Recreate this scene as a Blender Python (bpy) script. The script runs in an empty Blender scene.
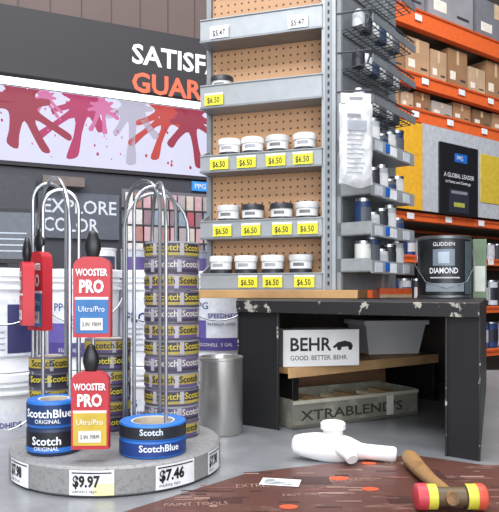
import bpy, bmesh, math, random
from mathutils import Matrix, Vector
random.seed(4)
F_PX=630.0; CAMZ=1.25
scene=bpy.context.scene
scene.view_settings.view_transform='Standard'

# ------------------------------------------------------------ materials
def lin(h):
    h=h.lstrip('#'); o=[]
    for i in (0,2,4):
        c=int(h[i:i+2],16)/255
        o.append(c/12.92 if c<=.04045 else ((c+.055)/1.055)**2.4)
    return (o[0],o[1],o[2],1)
_M={}
def mat(hexc,rough=.5,metal=0,var=.12,scale=30,emit=0,bump=0,alpha=1,trans=0):
    key=(hexc,rough,metal,var,scale,emit,bump,alpha,trans)
    if key in _M: return _M[key]
    m=bpy.data.materials.new('mat_'+hexc.strip('#')); m.use_nodes=True
    nt=m.node_tree; b=nt.nodes['Principled BSDF']
    c=lin(hexc)
    tc=nt.nodes.new('ShaderNodeTexCoord'); n=nt.nodes.new('ShaderNodeTexNoise')
    n.inputs['Scale'].default_value=scale; n.inputs['Detail'].default_value=4
    nt.links.new(tc.outputs['Object'],n.inputs['Vector'])
    r=nt.nodes.new('ShaderNodeValToRGB')
    r.color_ramp.elements[0].position=.3; r.color_ramp.elements[1].position=.7
    r.color_ramp.elements[0].color=tuple(x*(1-var) for x in c[:3])+(1,)
    r.color_ramp.elements[1].color=tuple(min(1,x*(1+var)) for x in c[:3])+(1,)
    nt.links.new(n.outputs['Fac'],r.inputs['Fac'])
    if emit<.79: nt.links.new(r.outputs['Color'],b.inputs['Base Color'])
    else: b.inputs['Base Color'].default_value=(.01,.01,.01,1)
    b.inputs['Roughness'].default_value=rough; b.inputs['Metallic'].default_value=metal
    if emit:
        nt.links.new(r.outputs['Color'],b.inputs['Emission Color']); b.inputs['Emission Strength'].default_value=emit
    if bump:
        bp=nt.nodes.new('ShaderNodeBump'); bp.inputs['Strength'].default_value=bump; bp.inputs['Distance'].default_value=.004
        nt.links.new(n.outputs['Fac'],bp.inputs['Height']); nt.links.new(bp.outputs['Normal'],b.inputs['Normal'])
    if trans:
        b.inputs['Transmission Weight'].default_value=trans
    if alpha<1: b.inputs['Alpha'].default_value=alpha
    _M[key]=m; return m
def speck(name,base,spots,scale,thr,rough=.5,metal=0,stretch=(1,1,1),soft=.03):
    m=bpy.data.materials.new(name); m.use_nodes=True; nt=m.node_tree; b=nt.nodes['Principled BSDF']
    tc=nt.nodes.new('ShaderNodeTexCoord'); mp=nt.nodes.new('ShaderNodeMapping'); mp.inputs['Scale'].default_value=stretch
    n=nt.nodes.new('ShaderNodeTexNoise'); n.inputs['Scale'].default_value=scale; n.inputs['Detail'].default_value=6
    n.inputs['Roughness'].default_value=.65
    r=nt.nodes.new('ShaderNodeValToRGB'); e=r.color_ramp.elements
    e[0].position=thr; e[1].position=thr+soft; e[0].color=lin(base); e[1].color=lin(spots)
    nt.links.new(tc.outputs['Object'],mp.inputs['Vector']); nt.links.new(mp.outputs['Vector'],n.inputs['Vector'])
    nt.links.new(n.outputs['Fac'],r.inputs['Fac']); nt.links.new(r.outputs['Color'],b.inputs['Base Color'])
    b.inputs['Roughness'].default_value=rough; b.inputs['Metallic'].default_value=metal
    return m
def pegmat():
    m=bpy.data.materials.new('pegboard'); m.use_nodes=True; nt=m.node_tree; b=nt.nodes['Principled BSDF']
    tc=nt.nodes.new('ShaderNodeTexCoord')
    def vm(op,a,v=None):
        n=nt.nodes.new('ShaderNodeVectorMath'); n.operation=op; nt.links.new(a,n.inputs[0])
        if v is not None: n.inputs[1].default_value=v
        return n
    a=vm('MULTIPLY',tc.outputs['Object'],(1/.0235,)*3); a=vm('FRACTION',a.outputs[0]); a=vm('SUBTRACT',a.outputs[0],(.5,.5,.5))
    a=vm('MULTIPLY',a.outputs[0],(1,0,1)); a=vm('LENGTH',a.outputs[0])
    l=nt.nodes.new('ShaderNodeMath'); l.operation='LESS_THAN'; nt.links.new(a.outputs['Value'],l.inputs[0]); l.inputs[1].default_value=.15
    mx=nt.nodes.new('ShaderNodeMix'); mx.data_type='RGBA'
    nt.links.new(l.outputs[0],mx.inputs[0]); mx.inputs[6].default_value=lin('#c99c74'); mx.inputs[7].default_value=lin('#5b4130')
    nt.links.new(mx.outputs[2],b.inputs['Base Color']); b.inputs['Roughness'].default_value=.6
    return m
WHITE=mat('#e9e9ec',.4); BLACK=mat('#151517',.45); GREY=mat('#8f9498',.45,.3); DGREY=mat('#3a3b3f',.5)
STEEL=mat('#b4b8bc',.25,1,.05); ORANGE=mat('#e8622a',.45); YEL=mat('#e9e03a',.5); CARD=mat('#b98d65',.8)
WOOD=mat('#c69a68',.6,0,.2,12); NAVY=mat('#1d2f6b',.5); BLUE=mat('#1f63b8',.45); RED=mat('#c62f38',.45)
PEG=pegmat()
WORN=speck('worn_black_paint','#19191b','#6d6a64',11,.70,.5)
CHIP=speck('chipped_edge','#232324','#a9a59b',30,.58,.5)
STONE=speck('speckled_grey','#8c8b8b','#6c6b6b',150,.5,.5,0,(1,1,1),.2)
COUNTER=speck('counter_steel','#8b8d90','#a0a2a5',14,.45,.32,.3,(1,1,1),.3)
MAT=speck('worn_mat','#58362f','#80655b',16,.58,.4,0,(1,2.5,1),.15)

# ------------------------------------------------------------ builder
def Fr(ox,oy,dx=1,dy=0,oz=0):
    l=math.hypot(dx,dy); dx/=l; dy/=l
    return Matrix(((dx,-dy,0,ox),(dy,dx,0,oy),(0,0,1,oz),(0,0,0,1)))
def sx(u,d): return (u-249.5)*d/F_PX      # lateral offset of a bearing at depth d
def sz(v,d): return CAMZ+(292-v)*d/F_PX   # height of an elevation at depth d
class B:
    def __init__(s,name,frame=None,bevel=0):
        s.name=name; s.fr=frame or Matrix(); s.bm=bmesh.new(); s.mats=[]; s.bev=bevel
    def mi(s,m):
        if m not in s.mats: s.mats.append(m)
        return s.mats.index(m)
    def face(s,pts,m):
        f=s.bm.faces.new([s.bm.verts.new(p) for p in pts]); f.material_index=s.mi(m); return f
    def hexa(s,lo,hi,m):
        v=[s.bm.verts.new(p) for p in list(lo)+list(hi)]; n=len(lo); k=s.mi(m)
        fs=[s.bm.faces.new(v[:n][::-1]),s.bm.faces.new(v[n:])]
        for i in range(n): fs.append(s.bm.faces.new([v[i],v[(i+1)%n],v[n+(i+1)%n],v[n+i]]))
        for f in fs: f.material_index=k
    def prism(s,pts,z0,z1,m): s.hexa([(p[0],p[1],z0) for p in pts],[(p[0],p[1],z1) for p in pts],m)
    def box(s,x0,x1,y0,y1,z0,z1,m,M=None):
        P=[(x0,y0),(x1,y0),(x1,y1),(x0,y1)]
        lo=[Vector((x,y,z0)) for x,y in P]; hi=[Vector((x,y,z1)) for x,y in P]
        if M: lo=[M@p for p in lo]; hi=[M@p for p in hi]
        s.hexa(lo,hi,m)
    def lathe(s,prof,mats,M=None,seg=36,caps=True):
        if not isinstance(mats,list): mats=[mats]*(len(prof)-1)
        M=M or Matrix(); R=[]
        for r,z in prof:
            R.append([s.bm.verts.new(M@Vector((r*math.sin(2*math.pi*i/seg),-r*math.cos(2*math.pi*i/seg),z))) for i in range(seg)])
        for j in range(len(prof)-1):
            k=s.mi(mats[j])
            for i in range(seg):
                f=s.bm.faces.new([R[j][i],R[j][(i+1)%seg],R[j+1][(i+1)%seg],R[j+1][i]]); f.material_index=k
        if caps:
            f=s.bm.faces.new(R[0][::-1]); f.material_index=s.mi(mats[0])
            f=s.bm.faces.new(R[-1]); f.material_index=s.mi(mats[-1])
    def tube(s,path,r,m,seg=8):
        path=[Vector(p) for p in path]; n=len(path); k=s.mi(m)
        rs=r if isinstance(r,list) else [r]*n; R=[]; up=None
        for i,p in enumerate(path):
            t=(path[min(i+1,n-1)]-path[max(i-1,0)]).normalized()
            if up is None: up=t.orthogonal().normalized()
            else: up=(up-t*up.dot(t)).normalized()
            w=t.cross(up)
            R.append([s.bm.verts.new(p+rs[i]*(math.cos(2*math.pi*a/seg)*up+math.sin(2*math.pi*a/seg)*w)) for a in range(seg)])
        for j in range(n-1):
            for a in range(seg):
                s.bm.faces.new([R[j][a],R[j][(a+1)%seg],R[j+1][(a+1)%seg],R[j+1][a]]).material_index=k
        s.bm.faces.new(R[0][::-1]).material_index=k; s.bm.faces.new(R[-1]).material_index=k
    def patch(s,cx,cy,r,a0,a1,z0,z1,m,n=10,th=.0008):
        k=s.mi(m); L=[]
        for i in range(n+1):
            a=a0+(a1-a0)*i/n
            L.append([s.bm.verts.new((cx+(r+th)*math.sin(a),cy-(r+th)*math.cos(a),z)) for z in (z0,z1)])
        for i in range(n): s.bm.faces.new([L[i][0],L[i+1][0],L[i+1][1],L[i][1]]).material_index=k
    def text(s,txt,h,loc,m,width=None,wrap=None,ang=0,bold=0,align='LEFT',M=None):
        cu=bpy.data.curves.new('t','FONT'); cu.body=txt; cu.size=1; cu.offset=bold; cu.resolution_u=2
        ob=bpy.data.objects.new('t',cu); scene.collection.objects.link(ob)
        bpy.context.view_layer.update()
        me=bpy.data.meshes.new_from_object(ob.evaluated_get(bpy.context.evaluated_depsgraph_get()))
        xs=[v.co.x for v in me.vertices]
        if xs:
            k=h/.70; kx=k
            W=max(xs)-min(xs); x0=min(xs)
            if width: kx=width/W
            W*=kx
            sh={'LEFT':0,'CENTER':-W/2,'RIGHT':-W}[align]
            for v in me.vertices:
                x=(v.co.x-x0)*kx+sh; y=v.co.y*k
                if wrap:
                    r=wrap[2]+.0016; a=ang+x/r
                    v.co=(wrap[0]+r*math.sin(a),wrap[1]-r*math.cos(a),loc[2]+y)
                else:
                    p=Vector((x,0,y))
                    if M: p=M@p
                    v.co=p+Vector(loc)
            mi=s.mi(m)
            nf=len(s.bm.faces); s.bm.from_mesh(me); s.bm.faces.ensure_lookup_table()
            for f in s.bm.faces[nf:]: f.material_index=mi
        bpy.data.objects.remove(ob); bpy.data.meshes.remove(me); bpy.data.curves.remove(cu)
    def done(s,sharp=35):
        me=bpy.data.meshes.new(s.name); s.bm.to_mesh(me); s.bm.free()
        for m in s.mats: me.materials.append(m)
        for p in me.polygons: p.use_smooth=True
        me.set_sharp_from_angle(angle=math.radians(sharp))
        o=bpy.data.objects.new(s.name,me); scene.collection.objects.link(o); o.matrix_world=s.fr
        if s.bev:
            md=o.modifiers.new('bevel','BEVEL'); md.width=s.bev; md.segments=2; md.limit_method='ANGLE'; md.angle_limit=math.radians(50)
        return o

# ------------------------------------------------------------ room
b=B('floor'); b.box(-6,8,-3,11,-.1,0,mat('#8b8883',.4,0,.15,3)); b.done()
b=B('ceiling'); b.box(-6,8,-3,11,5.6,5.7,mat('#77777a',.8)); b.done()
b=B('wall_back'); b.box(-6,8,11,11.1,0,5.6,mat('#5d5651',.8)); b.done()
b=B('wall_right'); b.box(8,8.1,-3,11,0,5.6,mat('#7d7872',.8)); b.done()
b=B('wall_left'); b.box(-6.1,-6,-3,11,0,5.6,mat('#7d7872',.8)); b.done()

FW=Fr(-1.58,4,.908,.418)
WE=2.2
b=B('wall_paint_desk',FW)
TAUPE=mat('#62524e',.7,0,.05,4)
b.box(-3,WE,0,.12,0,5.4,TAUPE)
for i in range(26): b.box(-2.9+i*.2,-2.894+i*.2,-.004,0,3.03,5.4,mat('#4a3d3a',.7))
b.done()
b=B('satisfaction_header_sign',FW)
CH=mat('#242126',.6,0,.05)
b.box(-2.9,WE,-.10,-.002,2.62,3.04,CH); b.box(-2.9,WE,-.06,-.002,2.585,2.62,CH)
b.text('SATISFACTION',.128,(.82,-.102,2.80),WHITE,bold=.024)
b.text('GUARANTEED',.128,(.82,-.102,2.61),mat('#d95c3c',.5,emit=.2),bold=.028)
b.done()
def emis(h,s): return mat(h,.6,0,.02,8,emit=s)
b=B('illuminated_splash_panel',FW)
b.box(-2.9,WE,-.07,-.002,2.05,2.56,CH)
b.box(-2.88,WE-.02,-.075,-.0701,2.075,2.545,emis('#dcdcf6',1.0))
b.box(-2.9,WE,-.13,-.062,2.553,2.583,emis('#ffffff',2.5))
def splash(xc,zc,r0,m,yy,seed,lean=0,down=2.2,n=9):
    rd=random.Random(seed); ctl=[]
    for i in range(n):
        a=2*math.pi*(i+rd.uniform(-.25,.25))/n
        L=r0*(1.15+rd.uniform(0,.4)+down*max(0,-math.sin(a))**1.5*rd.uniform(.5,1.1))
        va=2*math.pi*(i-.5)/n
        def pt(ang,rr):
            x=rr*math.cos(ang); z=rr*math.sin(ang); return Vector((xc+x-lean*min(0,z),zc+z))
        wf=.16*r0/L*2
        ctl+=[pt(va,r0*rd.uniform(.8,1.05)),pt(a-wf,L*.66),pt(a-.09,L*.96),pt(a+.09,L*.96),pt(a+wf,L*.66)]
    out=[]; k=len(ctl)
    for i in range(k):
        p0,p1,p2,p3=[ctl[(i+j-1)%k] for j in range(4)]
        for j in range(3):
            t=j/3; out.append(.5*((2*p1)+(-p0+p2)*t+(2*p0-5*p1+4*p2-p3)*t*t+(-p0+3*p1-3*p2+p3)*t*t*t))
    cv=b.bm.verts.new((xc,yy,min(zc,2.54))); mi=b.mi(m)
    vs=[b.bm.verts.new((p.x,yy,max(2.078,min(2.542,p.y)))) for p in out]
    for i in range(len(vs)): b.bm.faces.new([cv,vs[i],vs[(i+1)%len(vs)]]).material_index=mi
    for q in range(8):
        x=xc+rd.uniform(-2.0*r0,2.0*r0); z=rd.uniform(2.1,2.5); r=rd.uniform(.003,.010)
        b.face([(x+r*math.cos(t*.8),yy-.0002,z+r*1.4*math.sin(t*.8)) for t in range(8)],m)
MAG=emis('#b81f62',.95); CRI=emis('#a0183e',.95); PNK=emis('#d76fa6',.95); LAV=emis('#bdb8cf',.95); RDO=emis('#c8392f',.95)
splash(-.20,2.50,.15,MAG,-.0765,1,-.25); splash(.10,2.44,.13,CRI,-.0770,2,.5,1.7); splash(.26,2.50,.05,PNK,-.0766,12,.3)
splash(.52,2.50,.11,MAG,-.0765,3,-.5,2.4); splash(.63,2.48,.06,PNK,-.0768,4,-.1,2.4)
splash(.83,2.50,.10,LAV,-.0765,5,-.1,2.5)
splash(1.07,2.49,.10,RDO,-.0765,6,-.3,2.4); splash(1.24,2.48,.11,CRI,-.0768,8,.1,2.3); splash(1.7,2.46,.14,RDO,-.0768,9)
b.done()
b=B('explore_color_sign',FW)
b.box(-1.2,WE,-.05,-.002,1.40,2.045,mat('#3a3b43',.6,0,.05))
b.box(.22,.74,-.075,-.051,1.60,1.90,mat('#4f535d',.5,emit=.12))
GL=emis('#e4e9f6',1.0)
b.text('EXPLORE',.088,(.25,-.078,1.765),GL,width=.47,bold=.012); b.text('COLOR',.088,(.25,-.078,1.645),GL,width=.35,bold=.012)
b.box(1.26,1.40,-.07,-.051,1.97,2.035,mat('#2f7fc6',.4,emit=.4)); b.text('PPG',.035,(1.28,-.072,1.985),WHITE)
b.box(-.1,.20,-.12,-.051,1.40,1.98,mat('#3a3b42',.5))
b.box(.24,.5,-.14,-.078,1.93,1.99,mat('#6d625c',.7))
b.done()
b=B('color_chip_rack',FW)
XE=2.1
b.box(.76,XE,-.16,-.052,1.42,1.46,DGREY); b.box(.76,XE,-.06,-.052,1.46,1.95,mat('#6a666c',.6))
cols=['#d8cccc','#c09a9f','#a8505c','#cfcac6','#a39a9c','#d9d7d2','#8a7078','#c0b4a8','#a87870','#8490a0']
for r in range(4):
    for c in range(21):
        x=.78+c*.062; z=1.48+r*.115
        b.box(x,x+.05,-.12+.012*r,-.115+.012*r,z,z+.10,mat(cols[(c*3+r*5+c//4)%10],.5))
    b.box(.76,XE,-.135+.012*r,-.061,z-.012,z-.002,DGREY)
b.done()
b=B('paint_service_desk',FW,.004)
b.box(-2,1.6,-.95,-.25,0,1.30,mat('#8a8b90',.5,0,.06)); b.box(-2.02,1.62,-.97,-.23,1.30,1.335,mat('#b9babd',.4))
for i in range(7): b.box(-1.9+i*.5,-1.89+i*.5,-.955,-.95,.05,1.28,DGREY)
b.done()
b=B('computer_monitor',Fr(-1.17,2.95,.96,.28),.003)
b.box(-.22,.20,0,.03,1.385,1.645,BLACK); b.box(-.20,.18,-.002,0,1.405,1.625,mat('#4a4f59',.3,emit=.15))
b.box(-.17,-.0,-.003,-.002,1.56,1.60,mat('#9fb2c8',.3,emit=.3))
for i in range(4): b.box(-.17,.12,-.003,-.002,1.44+i*.028,1.446+i*.028,mat('#aab4c0',.3,emit=.2))
b.box(-.04,.03,.03,.06,1.345,1.55,BLACK); b.box(-.1,.1,-.02,.12,1.336,1.348,BLACK)
b.done()
b=B('desk_paint_tins',FW)
for i,(x,c) in enumerate(((.5,'#d9d9dc'),(.68,'#b8bcc6'),(.86,'#e2e2e4'),(1.05,'#8a8fa0'),(1.25,'#d0d0d4'),(1.45,'#c9c9cc'))):
    b.lathe([(.07,0),(.075,.004),(.075,.15),(.078,.152),(.078,.16),(.07,.16),(.07,.155)],mat(c,.4),Matrix.Translation((x,-.7,1.3365)),24)
    b.patch(x,-.7,.0752,-.9,.9,1.37,1.45,mat('#5c4f86' if i%2 else '#3c3f52',.5))
b.done()

# ------------------------------------------------------------ five gallon buckets
def bucket(x,y,z,ang,kind=0):
    b=B('paint_bucket',Fr(x,y,math.cos(ang),math.sin(ang),z))
    W=mat('#f0f1f4',.35,0,.03)
    b.lathe([(.125,0),(.13,.004),(.140,.29),(.149,.292),(.149,.300),(.142,.302),(.142,.318),(.151,.32),(.151,.328),(.144,.330),(.144,.336),(.153,.338),(.153,.362),(.148,.366),(.138,.366),(.136,.360)],W,None,40)
    PUR=mat('#54478c',.5)
    if kind==0:
        b.patch(0,0,.1375,-1.0,1.0,.05,.27,mat('#e6e7ef',.5))
        b.patch(0,0,.139,-1.0,1.0,.05,.10,PUR); b.patch(0,0,.1395,-1.0,-.35,.10,.17,mat('#6b5fa8',.5))
        b.text('PPG',.028,(0,0,.215),mat('#2b3f7a',.5),wrap=(0,0,.139),ang=-.75)
        b.text('SPEEDHIDE',.018,(0,0,.18),PUR,wrap=(0,0,.139),ang=-.3,bold=.02)
        b.text('INTERIOR LATEX',.011,(0,0,.15),DGREY,wrap=(0,0,.139),ang=-.3)
        b.text('EGGSHELL  5 GAL',.013,(0,0,.067),WHITE,wrap=(0,0,.1395),ang=-.6)
    else:
        b.patch(0,0,.1385,-1.2,1.2,.06,.26,mat('#e0e1ea',.5)); b.patch(0,0,.139,.1,.9,.07,.24,mat('#3c3a66',.5))
        b.text('PRO',.035,(0,0,.17),NAVY,wrap=(0,0,.139),ang=-.8,bold=.02)
        for i in range(4): b.text('interior paint primer',.010,(0,0,.14-.02*i),DGREY,wrap=(0,0,.139),ang=-.8)
    b.lathe([(.012,-.01),(.012,.006)],W,Matrix.Translation((.15,0,.31))@Matrix.Rotation(math.pi/2,4,'Y'),12)
    b.lathe([(.012,-.01),(.012,.006)],W,Matrix.Translation((-.155,0,.31))@Matrix.Rotation(math.pi/2,4,'Y'),12)
    b.tube([( .158*math.cos(t),-.158*abs(math.sin(t)),.31-.14*math.sin(t)) for t in [math.pi*i/16 for i in range(17)]],.0028,STEEL,6)
    b.done()
BK=[(2,2.30,.25),(82,2.40,.1),(153,2.52,.0),(218,2.64,-.1)]
for i,(u,d,a) in enumerate(BK):
    for lev in range(2):
        bucket(sx(u,d),d,.600+lev*.367,a+.15*lev,(i+lev)%2)
b=B('bucket_pallet_stand')
b.prism([(-1.15,2.12),(.05,2.5),(.05,2.86),(-1.15,2.48)],.56,.598,WOOD)
for (x,y) in ((-1.1,2.16),(-.02,2.52),(-.02,2.8),(-1.1,2.46),(-.55,2.5)): b.box(x-.03,x+.03,y-.0,y+.04,0,.56,WOOD)
b.done()

# ------------------------------------------------------------ main counter
b=B('service_counter')
poly=[(-1.0,.62),(1.5,.62),(1.5,2.5),(-.05,2.4),(-.05,1.50),(-1.0,1.29)]
b.prism(poly,.90,.945,COUNTER)
b.prism([(-.95,.68),(1.45,.68),(1.45,2.45),(0,2.35),(0,1.45),(-.95,1.24)],0,.90,mat('#5b5d61',.5))
b.done()
b=B('printed_counter_mat')
mq=[(-.28,.75),(.75,.75),(.75,1.10),(.41,1.10),(.30,1.17),(.0,1.055)]
b.prism(mq,.9455,.948,MAT)
def flat(txt,h,x,y,ang,m,w=None,z=.9486):
    b.text(txt,h,(x,y,z),m,width=w,M=Matrix.Rotation(ang,4,'Z')@Matrix.Rotation(-math.pi/2,4,'X'))
LT=mat('#95776b',.6); OR=mat('#c0502c',.6)
flat('EXTREME',.018,-.02,.97,.1,LT,.07); flat('EXTREME',.018,.13,1.0,.1,LT,.07); flat('EXTREME',.016,.24,1.10,.1,LT,.06)
flat('PAINT TOOLS',.014,-.12,.885,.1,LT,.09); flat('FAST DRY  PRIMER',.010,.05,.93,.1,LT,.11)
for (x,y,r) in ((.055,.885,.009),(.145,1.02,.011),(.185,.965,.009),(.21,1.11,.009)):
    b.lathe([(r,.9482),(r,.9487)],OR,Matrix.Translation((x,y,0))@Matrix.Diagonal((1.5,1,1,1)),20)
rd=random.Random(2)
for i in range(60):
    x=rd.uniform(-.12,.4); y=rd.uniform(.86,1.07); w=rd.uniform(.008,.05); h=rd.uniform(.0015,.006)
    if x<-.02 and y>.97: y-=.08
    b.box(x,x+w,y,y+h,.9482,.94855,[LT,mat('#3a2724',.6),mat('#7a5148',.6)][i%3])
for (x,y,w,h) in ((.07,.99,.06,.04),(.2,.90,.08,.03),(.27,1.02,.05,.05),(-.06,.90,.05,.025)):
    b.box(x,x+w,y,y+h,.9482,.94845,mat('#40231f',.5))
b.done()
b=B('paper_label')
M1=Matrix.Translation((.015,.985,.9492))@Matrix.Rotation(-.2,4,'Z')
b.box(0,.062,0,.035,0,.0006,WHITE,M1)
for i in range(4): b.box(.006,.05-.01*i,.005+i*.007,.008+i*.007,.0006,.0009,DGREY,M1)
b.done()

# ------------------------------------------------------------ black counter-top cabinet
A=Vector((-.029,1.45)); C=Vector((.4135,1.13)); a=(C-A).normalized()
Cb=Vector((.79,2.10)); Ab=Vector((-.045,2.28))
b=B('black_wooden_cabinet',None,.002)
b.prism([A,C,Cb,Ab],1.206,1.230,WORN)
nb=Vector((.586,.810))*.004
b.prism([A-nb,C-nb,C,A],1.204,1.2305,CHIP)
p1=A+a*.112
b.prism([A+Vector((.004,.004)),p1+Vector((.004,.004)),p1+Vector((.005,.03)),A+Vector((.004,.03))],.946,1.2055,WORN)
b.prism([A+Vector((.003,.03)),A+Vector((.03,.03)),Ab+Vector((.03,-.02)),Ab+Vector((.003,-.02))],.946,1.2055,WORN)
q1=C-a*.064; ri=(Cb-C).normalized()
b.prism([q1+Vector((.004,.004)),C+Vector((-.001,.004)),C+ri*.03,q1+ri*.03],.946,1.2055,WORN)
b.prism([C+ri*.03-Vector((.02,0)),C+ri*.03,Cb-ri*.02,Cb-ri*.02-Vector((.02,0))],.946,1.2055,WORN)
b.prism([Ab+Vector((.03,-.03)),Cb+Vector((-.03,-.03)),Cb+Vector((-.03,-.015)),Ab+Vector((.03,-.015))],.946,1.2055,mat('#6b625a',.7,0,.2,9))
for P in (A,p1-a*.004,q1,C-a*.004):
    b.prism([P-nb*.5+Vector((.002,.003)),P+a*.004-nb*.5+Vector((.002,.003)),P+a*.004+nb*.4+Vector((.002,.003)),P+nb*.4+Vector((.002,.003))],.946,1.2055,CHIP)
F1=Vector((.088,1.44)); F2=Vector((.53,1.77)); fd=(F2-F1).normalized(); fb=Vector((-fd.y,fd.x))
b.prism([F1,F2,F2+fb*.25+fd*.02,F1+fb*.30],1.062,1.076,WOOD)
b.prism([F1-fb*.002,F2-fb*.002,F2,F1],1.052,1.077,mat('#d0a878',.6,0,.15,20))
b.prism([F1+fd*.03+fb*.02,F1+fd*.05+fb*.02,F1+fd*.05+fb*.2,F1+fd*.03+fb*.2],.946,1.062,BLACK)
b.prism([F2-fd*.02,F2,F2+fb*.2,F2-fd*.02+fb*.2],.946,1.062,BLACK)
b.done()
FB=Fr(.0775,1.448,.975,.22)
b=B('white_carton',FB,.0015)
b.box(0,.186,0,.09,1.0775,1.162,mat('#f0f0ee',.5,0,.03))
b.text('BEHR',.030,(.017,-.001,1.114),BLACK,width=.10,bold=.02); b.text('GOOD. BETTER. BEHR.',.011,(.017,-.001,1.092),BLACK,width=.14)
b.face([(.12+x,-.0012,1.114+z) for x,z in ((0,.008),(.012,.018),(.03,.022),(.045,.018),(.05,.01),(.047,0),(.04,0),(.038,.008),(.022,.007),(.02,0),(.012,0),(.01,.008),(.003,.004))],BLACK)
b.done()
b=B('clear_plastic_bin',Fr(sx(394,1.74),1.74,.97,.25))
CL=mat('#eef1f4',.25,0,.03,10,alpha=.93)
lo=[(-.075,-.0),(.075,-.0),(.075,.10),(-.075,.10)]; hi=[(-.09,-.012),(.09,-.012),(.09,.112),(-.09,.112)]
z0,z1=1.0785,1.160
for i in range(4):
    j=(i+1)%4; b.face([(*lo[i],z0),(*lo[j],z0),(*hi[j],z1),(*hi[i],z1)],CL)
b.face([(*p,z0) for p in lo],CL)
b.box(-.097,.097,-.019,.119,z1,z1+.012,mat('#f4f6f7',.3))
b.box(-.06,.05,.02,.08,z0+.002,z0+.06,mat('#d8c4ac',.6))
b.done()
b=B('paint_sticks_tray',Fr(.095,1.392,.335,.185),.001)
TR=speck('dirty_tray','#77766c','#9b9889',22,.5,.5,.1,(1,1,1),.2)
b.box(.0,.37,0,.004,.9465,1.004,TR); b.box(0,.37,.14,.144,.9465,1.012,TR); b.box(0,.004,.004,.14,.9465,1.01,TR); b.box(.366,.37,.004,.14,.9465,1.01,TR)
b.box(.004,.366,.004,.14,.9465,.975,mat('#5a5248',.7,0,.3,40))
b.text("XTRABLEND'S",.022,(.02,-.001,.963),mat('#2f2f28',.6),width=.30,bold=.015)
b.box(.27,.29,-.002,0,.95,1.0,mat('#c9c6bc',.5)); b.box(0,.37,-.003,.0,1.0,1.008,mat('#a5a193',.5)); b.box(0,.37,-.003,.0,.9465,.953,mat('#5b5a50',.5))
for i in range(9): b.box(.015+i*.038,.040+i*.038,.02,.13,.976,.990+.004*(i%3),mat(['#c8b08a','#d8c8a4','#a88a60'][i%3],.7))
b.done()
b=B('wood_scrap_board',Fr(.12,1.68,.9,.43)); b.box(0,.3,0,.03,.9465,1.045,mat('#8d6a50',.7,0,.3,15)); b.done()

# ------------------------------------------------------------ peg display tower
FT=Fr(-.1519,2.0188,.953,-.303)
b=B('pegboard_display_tower',FT,.0012)
LG=mat('#a3a7aa',.4,.3,.06); MG=mat('#85898d',.4,.3,.06)
TOP=2.62
b.box(0.0,.392,.086,.094,1.262,TOP,PEG)
b.box(-.012,.004,.07,.16,1.2565,TOP,MG); b.box(.388,.43,.0,.16,1.2565,TOP,LG); b.box(.398,.420,-.001,.0,1.2565,TOP,MG)
for i in range(56): b.box(.406,.412,-.0015,-.0005,1.27+i*.024,1.282+i*.024,BLACK)
b.box(.004,.388,.15,.16,1.2565,TOP,DGREY)
rows=[(1.256,1.309),(1.418,1.477),(1.630,1.686),(1.835,1.910),(2.046,2.12),(2.30,2.37)]
for k,(z0,z1) in enumerate(rows):
    b.box(-.006,.392,0,.003,z0,z1,LG); b.box(-.006,.392,.003,.085,z0+.001,z0+.004,MG)
    b.box(-.006,.392,-.006,.0,z0,z0+.006,MG); b.box(-.006,.392,-.004,.003,z1-.003,z1,LG)
    for x in (-.006,.384):
        b.hexa([(x,.003,z0+.004),(x+.004,.003,z0+.004),(x+.004,.085,z0+.004),(x,.085,z0+.004)],
               [(x,.003,z1),(x+.004,.003,z1),(x+.004,.085,z1+.035),(x,.085,z1+.035)],LG)
tags={0:[(.125,6.5),(.205,6.5),(.305,6.5)],1:[(.04,0),(.135,0),(.235,0),(.315,0)],2:[(.03,0),(.12,0),(.215,0),(.30,0)],3:[(.012,0)],4:[(.03,1),(.285,1)],5:[]}
for k,L in tags.items():
    for x,kk in L:
        z0=rows[k][0]+.008; col=WHITE if k==4 else YEL
        b.box(x,x+.062,-.0085,-.0065,z0,z0+.038,col); b.box(x+.0,x+.062,-.009,-.0086,z0+.032,z0+.038,WHITE)
        b.text('$5.47' if k==4 else '$6.50',.018,(x+.009,-.0095,z0+.007),BLACK,width=.042,bold=.01)
b.done()
def jar(x,k,style):
    fr=FT@Matrix.Translation((x,.043,rows[k][0]+.0045))
    b=B('paint_sample_jar',fr)
    W=mat('#f2f1ef',.4,0,.04); K=mat('#34343a',.4); G=mat('#d0d0d0',.4)
    lid=[W,K,G][style%3]
    b.lathe([(.032,0),(.0345,.003),(.0345,.02),(.0352,.0201),(.0352,.062),(.0345,.0621),(.0345,.086),(.0375,.0865),(.0375,.102),(.0355,.105),(.031,.105),(.031,.103)],
            [W,W,K,K,K,W,W,lid,lid,lid,lid],None,28)
    b.patch(0,0,.0347,-.5,.5,.070,.080,mat('#77777c' if style else '#a5a5aa',.4),8)
    b.done()
def px2x(u): return (u-203)/120*.392
for u,s in ((227,0),(251,0),(276,2),(303,0)): jar(px2x(u),2,s)
for u,s in ((226,2),(251,1),(280,1),(305,2)): jar(px2x(u),1,s)
for u,s in ((218,0),(244,0),(271,0),(299,2)): jar(px2x(u),0,s)
jar(px2x(219),3,1)
b=B('wooden_riser_board',FT,.001); b.box(-.02,.50,-.03,.2,1.2312,1.2558,mat('#b9905f',.6,0,.2,10)); b.done()

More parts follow.
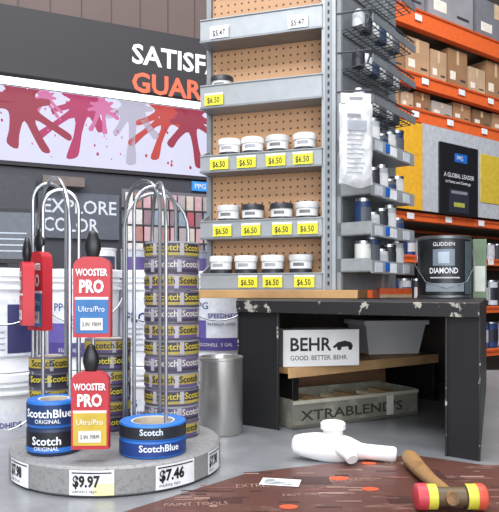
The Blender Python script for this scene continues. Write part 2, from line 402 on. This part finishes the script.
# ------------------------------------------------------------ wire side wing
FS=Fr(.2640,1.893,.603,.797)
b=B('side_wing_shelving',FS)
WK=mat('#5f6367',.4,.5); LP=mat('#a9acae',.4,.3)
b.box(.003,.42,.0,.006,1.2565,2.6,mat('#85888b',.5,.2)); b.box(.0,.012,-.012,.0,1.2565,2.6,LG); b.box(.33,.342,-.012,.0,1.2565,2.6,MG)
for z in (2.17,2.035,1.917,1.80):
    for yy in (-.10,-.075,-.05,-.025,-.002):
        b.tube([(0.0,yy,z),(.31,yy,z)],.002,WK,6)
    for i in range(14):
        x=.004+i*.0233; b.tube([(x,-.001,z),(x,-.10,z),(x,-.112,z+.035)],.0015,WK,5)
    b.tube([(0,-.112,z+.036),(.31,-.112,z+.036)],.003,WK,6); b.tube([(0,-.112,z+.018),(.31,-.112,z+.018)],.002,WK,6)
    b.tube([(0,-.0,z+.05),(0,-.112,z+.036),(0,-.10,z)],.003,WK,6)
    b.box(.0,.31,-.118,-.114,z+.0,z+.022,mat('#85898d',.4,.3))
for z in (1.667,1.535,1.417,1.309):
    b.box(0,.31,-.11,0,z,z+.004,LP); b.box(0,.31,-.114,-.11,z-.004,z+.034,LP); b.box(0,.003,-.11,0,z,z+.04,LP)
    for i in range(3): b.box(.02+i*.1,.07+i*.1,-.1155,-.114,z,z+.028,WHITE if i%2 else mat('#c9cdd2',.4))
    b.box(.09,.118,-.1162,-.114,z+.004,z+.03,BLUE)
b.done()
pal=['#e6e6e6','#30323a','#c9cdd0','#5a5f68','#d8d8d2','#28406e']
def smallcan(fr,r,h,c,lab):
    b=B('small_paint_can',fr)
    b.lathe([(r*.95,0),(r,.002),(r,h*.9),(r*1.04,h*.91),(r*1.04,h),(r*.9,h),(r*.88,h*.97)],[mat(c,.4)]*3+[STEEL]*3,None,22)
    b.patch(0,0,r+.0004,-1.3,1.3,h*.2,h*.75,mat(lab,.5)); b.done()
i=0
for z in (1.667,1.535,1.417,1.309):
    for x in (.035,.095,.155,.215,.275):
        i+=1
        smallcan(FS@Matrix.Translation((x,-.066,z+.0045)),.024,.07+.018*((i*7)%3),pal[i%6],pal[(i*5+2)%6])
b=B('wire_basket_bottles',FS)
for z in (2.035,1.917,1.80):
    for k in range(6):
        x=.03+k*.05; r=.019; h=.055+.01*((k*3)%3); c=pal[(k*5+int(z*10))%6]
        b.lathe([(r,0),(r,h*.75),(r*.5,h*.85),(r*.5,h)],mat(c,.4),Matrix.Translation((x,-.055,z+.0035)),16)
b.done()
def package(x,y,z,w,h,name='hanging_plastic_package',dirx=(.98,.1)):
    b=B(name,Fr(x,y,*dirx,z))
    PW=mat('#d2d2d4',.3,0,.08,60,bump=.5); n=18
    def bagpt(u,v,s):
        ww=w/2*(1+.02*math.sin(7*v+2)+.012*math.sin(17*v)); e=(1-abs(u)**6)*(1-abs(v)**10)
        d=(.013+.002*math.sin(9*u+5*v)+.0015*math.sin(14*v-6*u))*e
        return (u*ww,s*d,v*h/2+.006*math.sin(3*u+1)*v)
    for s in (-1,1):
        G=[[b.bm.verts.new(bagpt(-1+2*i/n,-1+2*j/n,s)) for i in range(n+1)] for j in range(n+1)]
        for j in range(n):
            for i in range(n):
                q=[G[j][i],G[j][i+1],G[j+1][i+1],G[j+1][i]]
                b.bm.faces.new(q if s<0 else q[::-1]).material_index=b.mi(PW)
    b.box(-w*.46,w*.46,-.002,.002,h*.5-.004,h*.5+.024,mat('#e4e4e2',.5))
    b.box(-w*.2,w*.2,-.0025,-.002,h*.5+.004,h*.5+.014,mat('#8d9096',.5))
    for k in range(9): b.box(-w*.32,w*(.14+.04*(k%3)),-.0178,-.0172,-h*.36+k*.013,-h*.36+.003+k*.013,mat('#9a9da1',.5))
    b.box(-w*.3,w*.28,-.0178,-.0172,h*.14,h*.26,mat('#9b9ea6',.5)); b.box(-w*.3,w*.1,-.0178,-.0172,h*.30,h*.34,mat('#85888f',.5))
    b.tube([(0,0,h*.5+.015),(0,.05,h*.5+.025)],.002,STEEL,6)
    b.done()
package(.298,1.765,1.665,.094,.235)

# ------------------------------------------------------------ gallon can on cabinet
b=B('gallon_paint_can',Fr(.608,1.97,.96,-.2,1.2312))
r=.080;h=.19
LB=mat('#1f2023',.35); RIM=mat('#6b6e72',.35,.8,.05)
b.lathe([(r*.97,0),(r+.002,.001),(r+.002,.006),(r,.008),(r,.178),(r+.002,.18),(r+.002,.188),(r-.004,.19),(r-.010,.186),(r-.018,.186),(r-.02,.188),(r-.05,.188)],[RIM]*3+[LB]+[RIM]*7,None,44)
b.text('GLIDDEN',.011,(0,0,.158),WHITE,wrap=(0,0,r),ang=-.1,align='CENTER')
b.text('DIAMOND',.017,(0,0,.075),WHITE,wrap=(0,0,r),ang=-.1,align='CENTER',width=.085,bold=.01)
b.patch(0,0,r+.0005,-.5,.3,.098,.148,mat('#6f7c88',.4)); b.patch(0,0,r+.0007,-.3,.1,.105,.14,mat('#a3afba',.4)); b.patch(0,0,r+.0005,-.6,.5,.060,.064,mat('#b8bcc0',.4))
b.patch(0,0,r+.0006,.75,1.3,.012,.172,mat('#46555a',.5)); b.patch(0,0,r+.0006,-.8,.7,.02,.045,mat('#7d868d',.5))
b.tube([(r+.004,0,.15),(r+.008,-.03,.10),(r-.02,-.066,.05),(0,-.086,.03),(-r+.02,-.066,.05),(-r-.008,-.03,.10),(-r-.004,0,.15)],.001,mat('#6d7074',.4,.8),6)
b.done()
b=B('green_label_box',Fr(.705,1.99,.96,-.2,1.2312),.001); b.box(.0,.04,-.01,.05,0,.185,mat('#5c7055',.5)); b.box(.004,.036,-.011,-.01,.02,.10,mat('#b9bdb2',.5)); b.done()
b=B('orange_carton',Fr(.46,2.09,.97,.2),.001); b.box(-.03,.085,0,.06,1.2312,1.262,ORANGE); b.box(-.03,.085,-.001,0,1.2312,1.242,mat('#c9b08a',.6)); b.done()

# ------------------------------------------------------------ pallet racking (right)
FR=Fr(.86,4.0,.81,.586)
RL=-.05; DP=.6
b=B('orange_storage_racking',FR,.003)
OB=mat('#e2652f',.45,0,.08)
for z,hh in ((3.07,.13),(2.66,.09),(2.425,.09),(1.75,.055),(1.47,.05),(1.12,.05),(.80,.05)):
    for y in (0,DP-.05): b.box(RL,3.2,y,y+.05,z-hh/2,z+hh/2,OB)
    b.box(RL,3.2,.05,DP-.05,z-.01,z+.01+ (hh/2-.012),mat('#8f8578',.6))
    b.box(RL,3.2,-.008,0,z+hh/2-.02,z+hh/2-.006,mat('#c44f20',.5))
for x in (RL-.05,3.2):
    for y in (0,DP-.08): b.box(x,x+.05,y,y+.08,0,5,OB)
b.box(RL,3.2,DP,DP+.01,0,5,mat('#4f4640',.8))
for x,z in ((.28,3.07),(.35,2.66),(.75,2.66),(1.1,2.66),(.25,2.425),(.62,2.425),(1.02,2.425),(.2,1.75),(.6,1.75),(.98,1.75),(.3,1.47),(.8,1.47),(1.1,1.47)):
    b.box(x,x+.07,-.011,-.0085,z-.02,z+.02,WHITE)
b.done()
def carton(x,w,z,h,c,y=.05,d=.4):
    b=B('cardboard_box',FR,.004)
    m=mat(c,.8,0,.1,8)
    b.box(x,x+w,y,y+d,z+.001,z+h,m); b.box(x+w*.44,x+w*.56,y-.0012,y,z+h*.62,z+h-.004,mat('#cfb48e',.4))
    b.box(x+w*.44,x+w*.56,y,y+d,z+h,z+h+.001,mat('#cfb48e',.4))
    b.box(x+w*.1,x+w*.38,y-.0012,y,z+h*.2,z+h*.42,mat('#e6ded0',.6)); b.box(x+w*.62,x+w*.9,y-.0012,y,z+h*.2,z+h*.26,DGREY)
    b.done()
z=2.71
for x,w,h,c in ((.0,.24,.2,'#96704f'),(.26,.24,.25,'#b08c6a'),(.52,.17,.22,'#b39272'),(.71,.22,.27,'#96704f'),(.95,.2,.19,'#b99c7e'),(1.17,.24,.28,'#9c7653'),(1.45,.3,.2,'#b98d65'),(1.8,.3,.22,'#a67b57')): carton(x,w,z,h,c)
z=2.475
for x,w,h,c in ((.0,.19,.12,'#a98563'),(.215,.12,.11,'#b99f83'),(.35,.16,.13,'#936c4b'),(.53,.22,.10,'#aaa49b'),(.77,.2,.13,'#a07a57'),(1.0,.22,.12,'#7f6044'),(1.25,.3,.13,'#a98563'),(1.6,.3,.12,'#a67b57')): carton(x,w,z,h,c)
z=3.14
for x,w,h,c in ((.10,.35,.3,'#77777b'),(.5,.5,.35,'#8d8c90'),(1.05,.5,.3,'#737279'),(1.6,.5,.3,'#9c9a9a')): carton(x,w,z,h,c)
b=B('paint_display_posters',FR)
b.box(-.04,.33,-.03,-.015,1.79,2.36,mat('#d9a22c',.5,emit=.1)); b.box(.335,2.5,-.025,-.015,1.79,2.37,mat('#b4b6bb',.5))
b.box(.98,1.6,-.03,-.025,1.9,2.25,mat('#d0b23c',.5))
b.box(.5,.93,-.04,-.026,1.785,2.27,mat('#17181d',.4))
b.text('A GLOBAL LEADER',.03,(.54,-.042,2.04),WHITE,width=.34); b.text('In Paints and Coatings',.02,(.56,-.042,2.0),WHITE,width=.28)
b.box(.66,.80,-.042,-.04,2.15,2.21,BLUE); b.text('PPG',.03,(.68,-.044,2.165),WHITE)
b.box(.60,.82,-.042,-.04,1.80,1.96,mat('#2c2e3b',.4)); b.box(.62,.80,-.043,-.042,1.93,1.95,mat('#85878d',.4)); b.box(.65,.77,-.043,-.042,1.84,1.87,mat('#a8ab4a',.4))
b.done()
b=B('shelved_paint_cans',FR)
for z,n0,hh,rr in ((1.50,22,.12,.045),(1.15,20,.19,.055),(.83,20,.19,.055)):
    for k in range(n0):
        x=.06+k*(rr*2.3); c=['#223a70','#b9bbc0','#2b2d33','#c7ccd6','#26282e','#345a90'][(k*7+int(z*10))%6]
        b.lathe([(rr,0),(rr,hh*.92),(rr*1.04,hh*.93),(rr*1.04,hh),(rr*.85,hh)],[mat(c,.4),STEEL,STEEL,STEEL],Matrix.Translation((x,.12,z+.001)),16)
        b.patch(x,.12,rr+.001,-1,1,z+hh*.2,z+hh*.7,mat('#c2c4c8' if k%3==0 else ('#22262f' if k%3==1 else '#27335e'),.4))
b.done()

# ------------------------------------------------------------ round tape & brush rack
cx,cy,R=-.2317,1.11,.18
b=B('round_display_rack')
b.lathe([(R-.004,.9465),(R,.950),(R,.987),(R-.004,.991),(R-.02,.991)],STONE,Matrix.Translation((cx,cy,0)),72)
def lab(a,wd,txt,sub,yel=False):
    h0,h1=.9495,.9865
    b.patch(cx,cy,R,a-wd/2,a+wd/2,h0,h1,WHITE)
    b.patch(cx,cy,R+.0004,a-wd/2+.02,a+wd/2-.02,h1-.005,h1-.003,BLACK)
    if yel: b.patch(cx,cy,R+.0004,a+wd*.05,a+wd/2,h0,h0+.018,mat('#efe9a8',.5))
    b.text(txt,.016,(0,0,h0+.013),BLACK,wrap=(cx,cy,R),ang=a-wd*.42,width=wd*R*.62,bold=.04)
    b.text(sub,.005,(0,0,h0+.004),BLACK,wrap=(cx,cy,R),ang=a-wd*.42)
lab(-.01,.37,'$9.97','painters tape',True); lab(.72,.40,'$7.46','masking tape'); lab(-.80,.34,'$7.98','angle brush'); lab(1.28,.30,'$7.98','brush')
CHR=mat('#a9acb0',.3,.9,.04)
def loop(u0,d0,u1,d1,vt,z0=.991,r=.0033):
    x0,x1=sx(u0,d0),sx(u1,d1); zt=sz(vt,(d0+d1)/2); w=math.hypot(x1-x0,d1-d0)/2; path=[(x0,d0,z0)]
    zc=zt-w*1.1
    path.append((x0,d0,(z0+zc)/2))
    for i in range(13):
        t=math.pi*i/12; k=(1-math.cos(t))/2
        path.append((x0+(x1-x0)*k,d0+(d1-d0)*k,zc+w*1.1*math.sin(t)))
    path.append((x1,d1,(z0+zc)/2)); path.append((x1,d1,z0)); b.tube(path,r,CHR,8)
loop(33,1.13,66,1.16,184); loop(43,1.06,79,1.08,190); loop(38,1.19,70,1.05,178)
loop(126,1.16,160,1.10,181); loop(134,1.09,176,1.13,187); loop(124,1.13,188,1.18,194); loop(152,1.17,166,1.01,183)
for (u,v,d,dd) in ((93,240,.985,.10),(91,352,.985,.10),(37,235,1.06,.08)):
    b.tube([(sx(u,d+dd),d+dd,sz(v,d)),(sx(u,d),d-.005,sz(v,d)),(sx(u,d),d-.008,sz(v,d)+.012)],.002,CHR,6)
b.tube([(sx(93,1.085),1.085,.991),(sx(93,1.085),1.085,sz(236,1.0))],.0035,CHR,8)
b.tube([(sx(78,1.10),1.10,.991),(sx(78,1.10),1.10,sz(280,1.1))],.003,CHR,8)
b.tube([(sx(37,1.14),1.14,.991),(sx(37,1.14),1.14,sz(233,1.1))],.003,CHR,8)
b.done()
def roll(x,y,z,r,h,c,lbl,txt,tc,ang=0,core=.6,sub=None,extra=None,name='tape_roll',rep=1,th=.40):
    b=B(name,Matrix.Translation((x,y,z)))
    m=mat(c,.45,0,.06); ci=r*core
    b.lathe([(ci,.001),(r-.001,0),(r,.0015),(r,h-.0015),(r-.001,h),(ci,h-.0005),(ci-.003,h-.001),(ci-.003,.001),(ci,.001)],[m,m,m,m,m,mat('#d9d3c5',.6),mat('#cbbfa8',.7),m],None,40,False)
    b.patch(0,0,r,-1.5,1.5,h*.12,h*.88,mat(lbl,.45),24)
    if extra: b.patch(0,0,r+.0004,-1.5,1.5,h*.12,h*.3,mat(extra,.45),24)
    for q in range(rep):
        aa=ang+(q-(rep-1)/2)*1.0
        b.text(txt,h*th,(0,0,h*.42),mat(tc,.4),wrap=(0,0,r),ang=aa,align='CENTER',bold=.02)
        if rep>1: b.patch(0,0,r+.0006,aa+.40,aa+.56,h*.12,h*.88,mat('#a9a7b0',.4),3)
    if sub: b.text(sub,h*.15,(0,0,h*.2),mat(tc,.4),wrap=(0,0,r),ang=ang,align='CENTER')
    b.done()
roll(sx(153,1.025),1.025,.992,.0535,.026,'#2b6cc0','#1b3a7c','ScotchBlue','#e8eef8',.35,.66)
roll(sx(153,1.025),1.025,1.0185,.0535,.024,'#2f74c8','#24282f','Scotch','#d9e6f5',.1,.66)
roll(sx(54,1.03),1.03,.992,.042,.042,'#22304e','#17191f','Scotch','#e8eef8',.0,.6,'ORIGINAL','#2a6cc0',th=.30)
roll(sx(54,1.03),1.03,1.035,.042,.042,'#2a6cc0','#1a3564','ScotchBlue','#f0f4fa',.05,.6,'ORIGINAL',th=.30)
for k in range(12):
    roll(sx(172,1.15),1.15,.992+k*.029,.049,.0282,['#6c6478','#85858c'][k%2],['#a89648','#5e5474','#3a3641'][k%3],'Scotch',['#2a2430','#c9c4b8','#c2ae3e'][k%3],-.2+.1*(k%3),.6,None,['#5a4a78','#3b3548','#a89648'][k%3],rep=3)
for k in range(6):
    roll(sx(108,1.205),1.205,.992+k*.0285,.043,.0278,'#5f5a68',['#2d2b33','#b5a23e'][k%2],'Scotch',['#d6c848','#2a2430'][k%2],.1*k,.6,None,'#5a4a78',rep=2)
for k in range(5):
    roll(sx(50,1.155),1.155,.992+k*.0285,.036,.0278,'#5f5a68',['#b5a23e','#2d2b33'][k%2],'Scotch',['#2a2430','#d6c848'][k%2],.1*k,.6,None,'#3b3548',rep=2)

def brush(u,d,v0,v1,w,low,ang=0,name='packaged_paint_brush'):
    z1=sz(v0,d); z0=sz(v1,d); h=z1-z0
    b=B(name,Fr(sx(u,d),d,math.cos(ang),math.sin(ang),z0),.0008)
    Rr=mat('#b82c36',.4,0,.05); L=mat(low,.4)
    def slab(pts,y0,y1,m): b.hexa([(x,y0,z) for x,z in pts],[(x,y1,z) for x,z in pts],m)
    slab([(-w/2,0),(w/2,0),(w/2,h*.90),(w*.42,h*.96),(w*.22,h),(-w*.22,h),(-w*.42,h*.96),(-w/2,h*.90)],-.009,.009,Rr)
    b.box(-w/2+.003,w/2-.003,-.0098,-.009,h*.05,h*.47,L)
    b.box(-w/2+.003,w/2-.003,-.0099,-.0090,h*.47,h*.50,WHITE)
    b.box(-w*.3,w*.3,-.0104,-.0098,h*.09,h*.24,mat('#d9d6d0',.5))
    b.text('WOOSTER',h*.085,(0,-.0106,h*.765),WHITE,width=w*.86,align='CENTER',bold=.03)
    b.text('PRO',h*.15,(0,-.0106,h*.56),WHITE,width=w*.66,align='CENTER',bold=.04)
    b.text('Ultra/Pro',h*.07,(0,-.0106,h*.32),WHITE,width=w*.7,align='CENTER')
    b.text('2 IN  FIRM',h*.05,(0,-.0112,h*.14),BLACK,width=w*.5,align='CENTER')
    K=mat('#1b1b1e',.35)
    b.lathe([(.007,h-.004),(.010,h+.004),(.0125,h+.014),(.0115,h+.024),(.008,h+.032),(.006,h+.038),(.002,h+.041)],K,Matrix.Diagonal((1,.6,1,1)),20)
    b.done()
brush(93,.962,257,337,.056,'#2a6ca8',.03)
brush(91,.962,371,448,.056,'#c9ac3a',.05)
brush(40,1.065,252,330,.050,'#3c6f9e',-.75)
brush(27,1.03,262,325,.040,'#b82c36',-1.1)

b=B('steel_canister',Matrix.Translation((sx(221,1.37),1.37,.9457)))
b.lathe([(.046,0),(.047,.002),(.047,.158),(.0485,.160),(.0485,.164),(.046,.165),(.045,.163),(.045,.01)],mat('#bab8b5',.3,.8,.08,6),None,44)
b.done()

# ------------------------------------------------------------ white plastic nozzle fitting
Mx=Matrix.Translation((sx(294,1.15),1.15,.9455+.0275))@Matrix.Rotation(math.radians(-9),4,'Z')@Matrix.Rotation(math.radians(94),4,'Y')
b=B('white_plastic_sprayer')
PL=mat('#eeeeee',.35,0,.02)
b.lathe([(.008,-.004),(.015,0),(.018,.008),(.0205,.016),(.024,.035),(.0265,.06),(.026,.085),(.022,.102),(.018,.112),(.0145,.120),(.0135,.130),(.014,.178),(.012,.182)],PL,Mx,36)
tc=Matrix.Translation((sx(333,1.14),1.14,.985))
b.lathe([(.018,0),(.018,.016),(.0225,.018),(.0225,.028),(.019,.031),(.012,.032)],PL,tc,32)
b.tube([(sx(338,1.14),1.125,.975),(sx(350,1.10),1.098,.966),(sx(355,1.06),1.088,.960)],[.016,.013,.010],PL,14)
b.done()
# ------------------------------------------------------------ mallet
b=B('rubber_mallet')
z=.9485+.0190; hx,hy=.276,.870
Mh=Matrix.Translation((hx-.048,hy,z))@Matrix.Rotation(math.pi/2,4,'Y')@Matrix.Scale(.93,4)
RD=mat('#b83a44',.5); YL=mat('#c6c23f',.5); MB=mat('#5a4a32',.5); OO=mat('#c8503a',.5)
b.lathe([(.015,0),(.0185,.002),(.0195,.006),(.0195,.017),(.0185,.0171),(.0185,.031),(.014,.032),(.014,.074),(.0185,.075),(.0185,.090),(.0195,.0901),(.0195,.100),(.017,.104)],
  [RD,RD,RD,YL,YL,MB,MB,MB,YL,YL,OO,OO],Mh,32)
HW=speck('worn_wood_handle','#9a7448','#5f4630',18,.52,.5,0,(1,1,1),.15)
b.tube([(hx,hy-.017,z+.002),(hx,hy+.02,z),(hx+.0,hy+.08,z-.003),(hx+.0,hy+.15,z-.005),(hx+.0,hy+.205,z-.003),(hx,hy+.222,z-.003),(hx,hy+.226,z-.003)],[.009,.010,.010,.0125,.0145,.012,.007],HW,18)
b.done()

# ------------------------------------------------------------ lights
w=bpy.data.worlds.new('World'); scene.world=w; w.use_nodes=True
w.node_tree.nodes['Background'].inputs[0].default_value=(.85,.9,1,1); w.node_tree.nodes['Background'].inputs[1].default_value=.7
def area(name,loc,size,e,target=None,col=(.95,.97,1)):
    L=bpy.data.lights.new(name,'AREA'); L.shape='RECTANGLE'; L.size=size[0]; L.size_y=size[1]; L.energy=e; L.color=col
    o=bpy.data.objects.new(name,L); scene.collection.objects.link(o); o.location=loc
    if target is not None: o.rotation_euler=(Vector(target)-Vector(loc)).to_track_quat('-Z','Y').to_euler()
area('ceiling_light',(-1.0,-.6,4.4),(3,1.2),160,(.1,1.9,1.0))
area('ceiling_light.001',(2.2,1.4,5.2),(3,1.2),125,(1.6,4.2,1.8))
area('ceiling_light.002',(-1.5,2.0,5.2),(3,1),80,(-1,3.0,1.0))
area('ceiling_light.003',(.4,1.6,5.3),(2.5,2.5),90,(.3,1.6,1))
area('front_fill_light',(.3,-2.6,1.9),(4,2),115,(.3,1.8,1.1))  # added fill lamp behind the camera, brightens the cabinet interior; no real source
# ------------------------------------------------------------ camera
cd=bpy.data.cameras.new('camera'); cd.sensor_width=36; cd.lens=36*F_PX/512; cd.shift_y=36/512
cam=bpy.data.objects.new('camera',cd); scene.collection.objects.link(cam); cam.location=(0,0,CAMZ); cam.rotation_euler=(math.pi/2,0,0)
cd.clip_start=.02
scene.camera=cam
